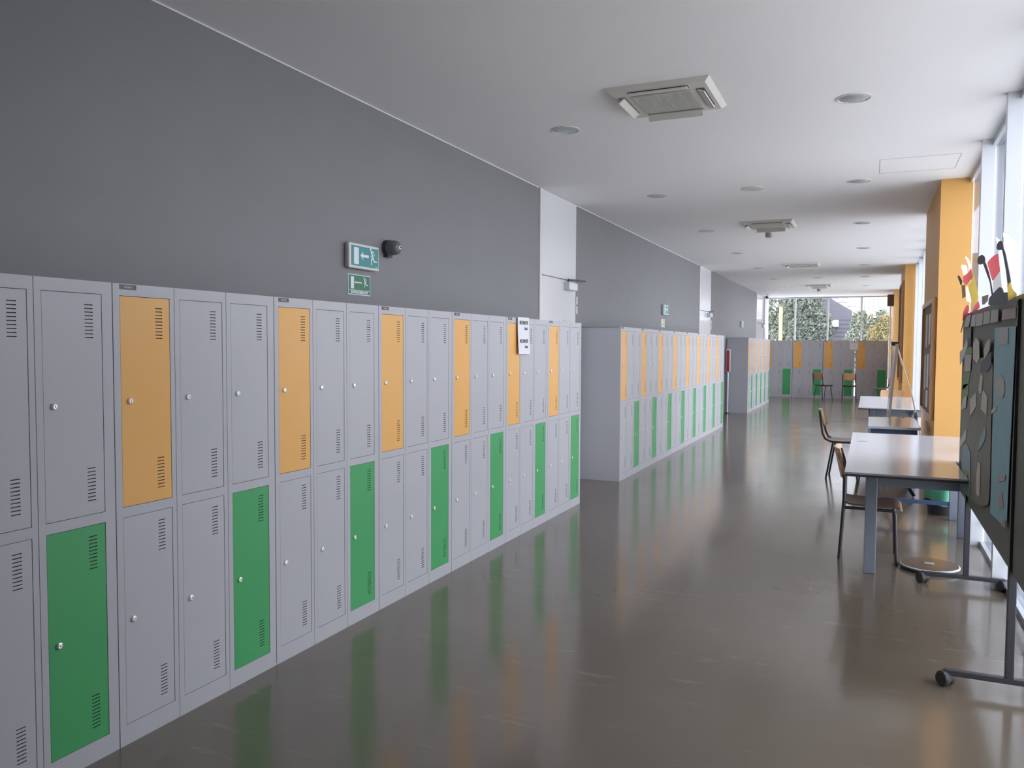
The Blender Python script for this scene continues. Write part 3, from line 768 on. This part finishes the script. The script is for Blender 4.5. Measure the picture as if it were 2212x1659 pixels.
# whiteboard easel
ez = thing('whiteboard_easel', 'white board on an A-shaped stand seen edge-on beyond the narrow table', 'easel', (2.885, 10.9, 0))
Q = lambda z: -.090+.115*(z-.12)/1.5
m = MB(); m._add([(Q(z)+dx, y, z) for z in (.12, 1.62) for y in (0, .9) for dx in (0, .028)], [(0, 1, 3, 2), (4, 6, 7, 5), (0, 4, 5, 1), (2, 3, 7, 6), (0, 2, 6, 4), (1, 5, 7, 3)])
m.obj('board', M['whiteboard'], ez)
for y in (.06, .84): MB().tube([(Q(.12)+.017, y, .12), (Q(0)+.017, y, 0)], .012, 8).obj('board_leg', M['alu'], ez)
st = MB().tube([(.04, .4, 1.62), (.24, .42, .95), (.44, .45, .0)], .009, 8).obj('rear_strut', M['strut'], ez)
MB().box(-.02, .06, .38, .43, 1.60, 1.65).obj('hinge', M['dark_metal'], ez)
MB().lathe([(.022, .66), (.03, .72), (.02, .76)], 12, 'z', (.285, .43, 0)).obj('strut_joint', M['dark_metal'], ez)

# waste bin and round disc
wb = thing('waste_bin', 'dark bin with a green plastic bag under the far end of the nearest long table', 'bin', (3.28, 8.58, 0))
MB().lathe([(.12, 0), (.145, .20), (.15, .21), (.14, .205), (.11, .01)], 24).obj('basket', M['bin'], wb, smooth=True)
m = MB(); n = 24; vs = []
for j, (r, z) in enumerate([(.14, .20), (.16, .26), (.165, .27), (.158, .20), (.15, .12)]):
    for i in range(n):
        a = 2*PI*i/n; k = 1+.06*math.sin(5*a+j)+.03*random.uniform(-1, 1); vs.append((r*k*math.cos(a), r*k*math.sin(a), z-(.03*math.sin(3*a) if j > 2 else 0)))
m._add(vs, [(j*n+i, j*n+(i+1) % n, (j+1)*n+(i+1) % n, (j+1)*n+i) for j in range(4) for i in range(n)])
m.obj('bag', M['bag'], wb, smooth=True)['label'] = 'green plastic bag'
dk = thing('round_disc', 'round brown disc with a pale rim lying flat on the floor by the board caster', 'disc', (3.045, 6.37, 0))
MB().lathe([(.17, 0), (.185, .006), (.185, .022)], 40).obj('underside', M['rubber'], dk, smooth=True)
MB().lathe([(.185, .021), (.193, .024), (.193, .031), (.186, .034)], 40).obj('rim', M['disc_rim'], dk, smooth=True)
MB().lathe([(.186, .030), (.184, .036), (.10, .038), (0, .038)], 40).obj('top', M['disc_top'], dk, smooth=True)
MB().box(-.035, .025, -.03, .02, .038, .043).obj('mount_plate', M['alu'], dk, bevel=.003)

# ---------------------------------------------------------------- mobile display board
PX = 3.2145
bd = thing('display_board', 'dark green mobile display board on black posts with casters at the right edge', 'display board', (3.24, 5.08, 0))
def rr(y0, y1, z0, z1, r, n=6):
    P = []
    for cy, cz, a0 in ((y1-r, z1-r, 0), (y0+r, z1-r, 90), (y0+r, z0+r, 180), (y1-r, z0+r, 270)):
        for k in range(n+1): a = R(a0+90*k/n); P.append((cy+r*math.cos(a), cz+r*math.sin(a)))
    return P
MB().prism(rr(-1.5, 1.50, .56, 1.81, .09), lambda u, v, t: (t, u, v), -.013, .013).obj('panel', M['board'], bd)
for sgn, y in ((1, .90), (-1, -.90)):
    MB().box(-.026, .008, y-.018, y+.018, .078, 1.79).obj('post', M['dark_metal'], bd, bevel=.003)
    ft = MB().box(-.27, .215, y-.016, y+.016, .052, .079).obj('foot', M['dark_metal'], bd, bevel=.004)
    for x in (-.262, .205):
        cs = MB()
        for dx in (-.0175, .0175): cs.lathe([(.012, dx-.015), (.028, dx-.015), (.0345, dx-.007), (.0345, dx+.007), (.028, dx+.015), (.012, dx+.015)], 24, 'x', (0, 0, .0345))
        cs.box(-.004, .004, -.02, .02, .02, .05)
        hood = [(.030*math.cos(R(q)), .0345+.0385*math.sin(R(q))) for q in range(-10, 191, 20)]
        cs.prism(hood, lambda u, v, t: (t, u, v), -.030, .030)
        o = cs.obj('caster', M['rubber'], ft, (x, y, 0), (0, 0, R(48)), smooth=True)

PP = {
    'cardA': [(6.24,1.796),(5.95,1.789),(6.08,1.713),(6.32,1.715)],
    'cardB': [(5.91,1.784),(5.69,1.78),(5.72,1.708),(5.95,1.71)],
    'cardC': [(5.67,1.78),(5.35,1.777),(5.37,1.705),(5.7,1.706)],
    'cardD': [(5.31,1.779),(5.04,1.774),(5.06,1.708),(5.34,1.708)],
    'cardE': [(5.01,1.775),(4.74,1.77),(4.75,1.707),(5.03,1.707)],
    'cardF': [(4.61,1.761),(4.2,1.754),(4.2,1.706),(4.62,1.71)],
    'leaf1': [(6.11,1.641),(6.07,1.584),(6.19,1.529),(6.52,1.452),(6.56,1.543),(6.3,1.577)],
    'leaf2': [(5.63,1.636),(5.46,1.608),(5.42,1.519),(5.5,1.481),(5.76,1.506),(5.75,1.603)],
    'leaf3': [(5.01,1.624),(4.99,1.565),(5.19,1.51),(5.24,1.56),(5.17,1.595)],
    'sheet': [(6.18,1.528),(5.79,1.532),(5.83,1.428),(6.17,1.417)],
    'leafc': [(5.33,1.43),(5.24,1.406),(5.27,1.32),(5.36,1.301),(5.42,1.335)],
    'leaf4': [(5.54,1.306),(5.49,1.229),(5.79,1.139),(5.84,1.242)],
    'leaf5': [(5.19,1.337),(5.02,1.307),(5.03,1.205),(5.28,1.226),(5.25,1.317)],
    'bluegrey': [(5.36,1.492),(5.13,1.517),(4.93,1.557),(4.91,1.483),(5.05,1.442),(5.37,1.433)],
    'greenA': [(6.13,1.571),(5.81,1.581),(5.81,1.532),(6.19,1.529)],
    'greenB': [(6.3,1.411),(5.87,1.427),(5.93,1.342),(6.31,1.278)],
    'greenC': [(6.27,1.323),(5.93,1.342),(5.95,1.255),(6.3,1.231)],
    'whitebit': [(6.2,1.236),(5.98,1.264),(6.02,1.18),(6.3,1.15)],
    'blue': [(4.82,1.677),(4.16,1.67),(4.23,0.751),(4.76,0.72)],
    'bsheet': [(4.63,1.668),(4.35,1.666),(4.35,1.59),(4.65,1.587)],
    'bdraw': [(4.67,1.417),(4.55,1.444),(4.43,1.426),(4.39,1.375),(4.45,1.331),(4.6,1.334),(4.69,1.381)],
    'bb1': [(4.8,1.255),(4.64,1.281),(4.64,1.262),(4.82,1.229)],
    'bb2': [(4.49,0.952),(4.28,0.988),(4.31,0.956),(4.5,0.922)],
    'bb3': [(4.45,0.866),(4.37,0.893),(4.31,0.831),(4.45,0.801)],
    'bb4': [(4.36,0.737),(4.3,0.78),(4.23,0.785),(4.25,0.748)],
    'brown': [(5.92,1.503),(4.87,1.528),(4.86,1.14),(4.84,0.752),(5.14,0.685),(6.02,0.608),(6.31,1.004)],
    'leaf6': [(5.98,1.047),(5.99,0.975),(6.35,0.875),(6.33,0.939)],
    'tealA': [(6.17,0.911),(5.96,0.951),(5.71,0.921),(5.68,0.64),(5.84,0.632),(6.04,0.643),(6.23,0.794)],
    'yel': [(5.97,0.791),(5.8,0.778),(5.81,0.722),(5.99,0.693)],
    'pale': [(5.33,0.917),(5.21,0.917),(5.22,0.72),(5.39,0.72),(5.38,0.838)],
    'tealB': [(5.08,1.148),(5.03,1.112),(5.08,1.06),(5.33,0.973),(5.32,1.023)],
    'mush1': [(5.68,2.099),(5.68,2.115),(5.6,2.125),(5.48,2.123),(5.36,2.103),(5.31,2.081),(5.32,2.065),(5.26,2.048),(5.13,1.988),(5.03,1.932),(4.93,1.852),(4.99,1.856),(5.07,1.929),(5.28,2.015),(5.4,2.065),(5.49,2.066),(5.61,2.079)],
    'mush2': [(4.83,2.089),(4.81,2.105),(4.75,2.114),(4.68,2.108),(4.62,2.093),(4.6,2.073),(4.58,2.056),(4.53,2.035),(4.4,1.94),(4.32,1.876),(4.4,1.855),(4.48,1.942),(4.62,2.056),(4.71,2.065),(4.79,2.075)],
    'brownleaf': [(6.9,2.116),(6.79,2.108),(6.66,2.08),(6.55,2.049),(6.59,2.028),(6.66,2.025),(6.72,2.055),(6.82,2.081)],
    'wfeath1': [(6.71,2.174),(6.53,2.163),(6.3,2.135),(6.23,2.083),(6.48,2.079)],
    'wthin': [(6.44,2.209),(6.37,2.205),(6.16,2.16),(6.03,2.098),(6.16,2.07),(6.2,2.13)],
    'redA': [(6.49,2.077),(6.19,2.073),(6.0,2.095),(5.9,2.022),(6.18,2.004),(6.28,1.998),(6.48,2.041)],
    'yelA': [(5.91,2.068),(5.76,2.005),(5.53,1.862),(5.82,1.827),(6.17,1.987),(5.98,2.006)],
    'redB': [(5.62,1.846),(5.51,1.854),(5.43,1.807),(5.84,1.794)],
    'orangebr': [(6.59,2.02),(6.36,2.011),(6.29,1.924),(6.49,1.922)],
    'redC': [(6.19,1.865),(6.05,1.845),(6.06,1.815),(6.35,1.757),(6.43,1.76),(6.42,1.825)],
    'wlow': [(6.32,1.991),(6.17,1.984),(5.95,1.897),(5.99,1.868),(6.26,1.892)],
    'redflag': [(5.24,2.052),(5.07,2.064),(4.92,2.065),(4.8,2.055),(4.69,1.965),(4.99,1.926),(5.11,1.986)],
    'greyflag': [(4.99,1.926),(4.76,1.944),(4.68,1.96),(4.65,1.883),(4.92,1.854)],
    'wtall': [(4.79,2.069),(4.64,2.059),(4.55,1.878),(4.62,1.873)],
    'wtri': [(4.93,2.158),(4.75,2.118),(4.84,2.102)],
    'wbig': [(4.66,2.144),(4.56,2.129),(4.35,2.08),(4.22,2.04),(4.1,1.804),(4.23,1.835),(4.49,2.029)],
    'darkblob': [(5.05,1.846),(4.67,1.879),(4.57,1.862),(4.53,1.84),(4.39,1.834),(4.38,1.775),(5.08,1.804)],
    'yelB': [(4.4,1.874),(4.3,1.874),(4.24,1.838),(4.09,1.802),(4.27,1.792),(4.35,1.788)],
    'greenhill': [(4.37,1.784),(4.27,1.792),(4.16,1.784),(4.07,1.783),(4.07,1.755),(4.37,1.77)],
    'pinkcard': [(5.33,1.868),(5.06,1.863),(5.07,1.831),(5.23,1.817),(5.31,1.821)],
    'stem': [(6.4,1.756),(6.33,1.754),(6.51,1.68),(6.55,1.683)],
}
lev = {}
def pap(name, key, label, cat, m, layer=1, group=None, parent=None):
    poly = PP[key]; x = PX-.0035*layer
    cy = sum(p[0] for p in poly)/len(poly); cz = sum(p[1] for p in poly)/len(poly)
    if key in ('bdraw', 'bluegrey', 'tealA', 'yel', 'pale') or (m.name.startswith('thin_') and key not in ('wtri',)) or key[:4] in ('mush', 'brow', 'dark', 'gree'):   # rounded outlines
        for _ in range(2):
            n = len(poly); q = []
            for i in range(n):
                a, c = poly[i], poly[(i+1) % n]
                q += [(a[0]*.87+c[0]*.13, a[1]*.87+c[1]*.13), (a[0]*.13+c[0]*.87, a[1]*.13+c[1]*.87)]
            poly = q
    b = MB()
    if m.name.startswith('thin_'): b._add([(0, u-cy, v-cz) for u, v in poly], [tuple(range(len(poly)))])
    else: b.prism([(u-cy, v-cz) for u, v in poly], lambda u, v, t: (t, u, v), 0, .002)
    loc = (x, cy, cz)
    if parent:
        o = b.obj(name, m, parent, Vector(loc)-parent.location); return o
    return tag(b.obj(name, m, loc=loc), label, cat, group)
for k, l in zip('ABCDE', ('first', 'second', 'third', 'fourth', 'fifth')):
    pap('index_card', 'card'+k, f'small grey card on the display board, {l} from the left in the top strip', 'card', M['greypaper'], 1, 'grey cards along the board top')
pap('index_card', 'cardF', 'wide pale lilac card at the right of the top strip on the display board', 'card', M['pinkpaper'], 1, 'grey cards along the board top')
pap('poster', 'brown', 'large olive-brown poster on the left half of the display board', 'poster', M['olive'], 1)
bp_ = pap('poster', 'blue', 'tall blue poster on the right half of the display board', 'poster', M['bluepaper'], 2)
for k, n, m in (('bsheet', 'pasted_sheet', 'greypaper'), ('bdraw', 'drawing', 'greypaper'), ('bb1', 'pasted_note', 'leafpaper'), ('bb2', 'pasted_note', 'pinkpaper'), ('bb3', 'pasted_note', 'pinkpaper'), ('bb4', 'pasted_note', 'pinkpaper')):
    pap(n, k, '', '', M[m], 3, parent=bp_)
for k, l in (('leaf1', 'off-white leaf cut-out poking past the left edge of the display board'), ('leaf2', 'large off-white leaf cut-out under the third card of the display board'),
             ('leaf3', 'off-white leaf cut-out under the fifth card, beside the blue poster'), ('leafc', 'narrow upright off-white leaf cut-out in the middle of the olive poster'),
             ('leaf4', 'off-white leaf cut-out in the lower left of the pair below the narrow leaf'), ('leaf5', 'off-white leaf cut-out in the lower right of the pair below the narrow leaf'),
             ('leaf6', 'off-white diamond leaf at the left edge, level with the yellow wall foot'), ('pale', 'long pale strip cut-out near the bottom centre of the display board')):
    pap('paper_leaf', k, l, 'paper cut-out', M['leafpaper'], 2, 'off-white leaf cut-outs on the display board')
pap('paper_sheet', 'sheet', 'small off-white sheet below the green patch at the left of the display board', 'paper', M['greypaper'], 3)
pap('paper_sheet', 'whitebit', 'crumpled off-white scrap at the left edge under the green strip', 'paper', M['leafpaper'], 3)
pap('paper_cutout', 'bluegrey', 'slate-grey petal cut-out above the narrow leaf on the display board', 'paper cut-out', M['slate'], 2)
for k, l in (('greenA', 'green paper patch just above the small off-white sheet'), ('greenB', 'green paper strip just below the small off-white sheet'), ('greenC', 'lowest green paper strip at the left edge of the display board')):
    pap('paper_cutout', k, l, 'paper cut-out', M['greenpaper'], 2, 'green paper strips on the display board')
pap('paper_cutout', 'tealA', 'long curved teal cut-out at the bottom left of the display board', 'paper cut-out', M['tealpaper'], 2)
pap('paper_cutout', 'tealB', 'small bent teal cut-out beside the lower part of the blue poster', 'paper cut-out', M['tealpaper'], 2)
pap('paper_cutout', 'yel', 'small yellow spot on the curved teal cut-out', 'paper cut-out', M['yellow'], 3)
for k, l, m, ly in (
    ('mush1', 'dark brown tree-shaped cut-out with round head, left one above the display board', 'darkpaper', 2),
    ('mush2', 'dark slate cut-out with round head on a long stem, right one above the display board', 'slate', 3),
    ('brownleaf', 'small dark brown pod cut-out at the top left corner of the display board', 'darkpaper', 2),
    ('wfeath1', 'short white feather cut-out at the top left of the display board', 'thin_white', 1),
    ('wthin', 'thin curved white blade cut-out above the red and yellow one', 'thin_white', 1),
    ('redA', 'red cut-out above the board between white feather and yellow blade', 'thin_red', 2),
    ('yelA', 'tall yellow blade cut-out rising from the board top, left side', 'thin_yellow', 2),
    ('redB', 'small red piece at the foot of the tall yellow blade', 'thin_red', 3),
    ('orangebr', 'narrow orange-brown piece at the upper left of the display board', 'orange_paper', 2),
    ('redC', 'dull red piece on the left edge beside the first grey card', 'thin_red', 2),
    ('wlow', 'white blade cut-out between the orange-brown piece and the yellow blade', 'thin_white', 1),
    ('redflag', 'large red flag cut-out right of the dark round-headed tree', 'thin_red', 1),
    ('greyflag', 'pale grey lower half of the red flag cut-out', 'thin_grey', 1),
    ('wtall', 'tall narrow white strip right of the large red flag', 'thin_white', 2),
    ('wtri', 'small white triangle peeking out behind the right round head', 'thin_white', 1),
    ('wbig', 'largest white feather cut-out at the right edge of the photo', 'thin_white', 2),
    ('darkblob', 'dark slate hill-shaped cut-out along the top of the display board', 'slate', 3),
    ('yelB', 'yellow cut-out below the largest white feather', 'thin_yellow', 4),
    ('greenhill', 'dark green hill cut-out at the right end of the board top', 'board', 5),
    ('pinkcard', 'small pinkish card above the fourth grey card', 'pinkpaper', 4),
    ('stem', 'thin brown curved stem hanging at the left edge of the display board', 'darkpaper', 2)):
    pap('paper_cutout', k, l, 'paper cut-out', M[m], ly)
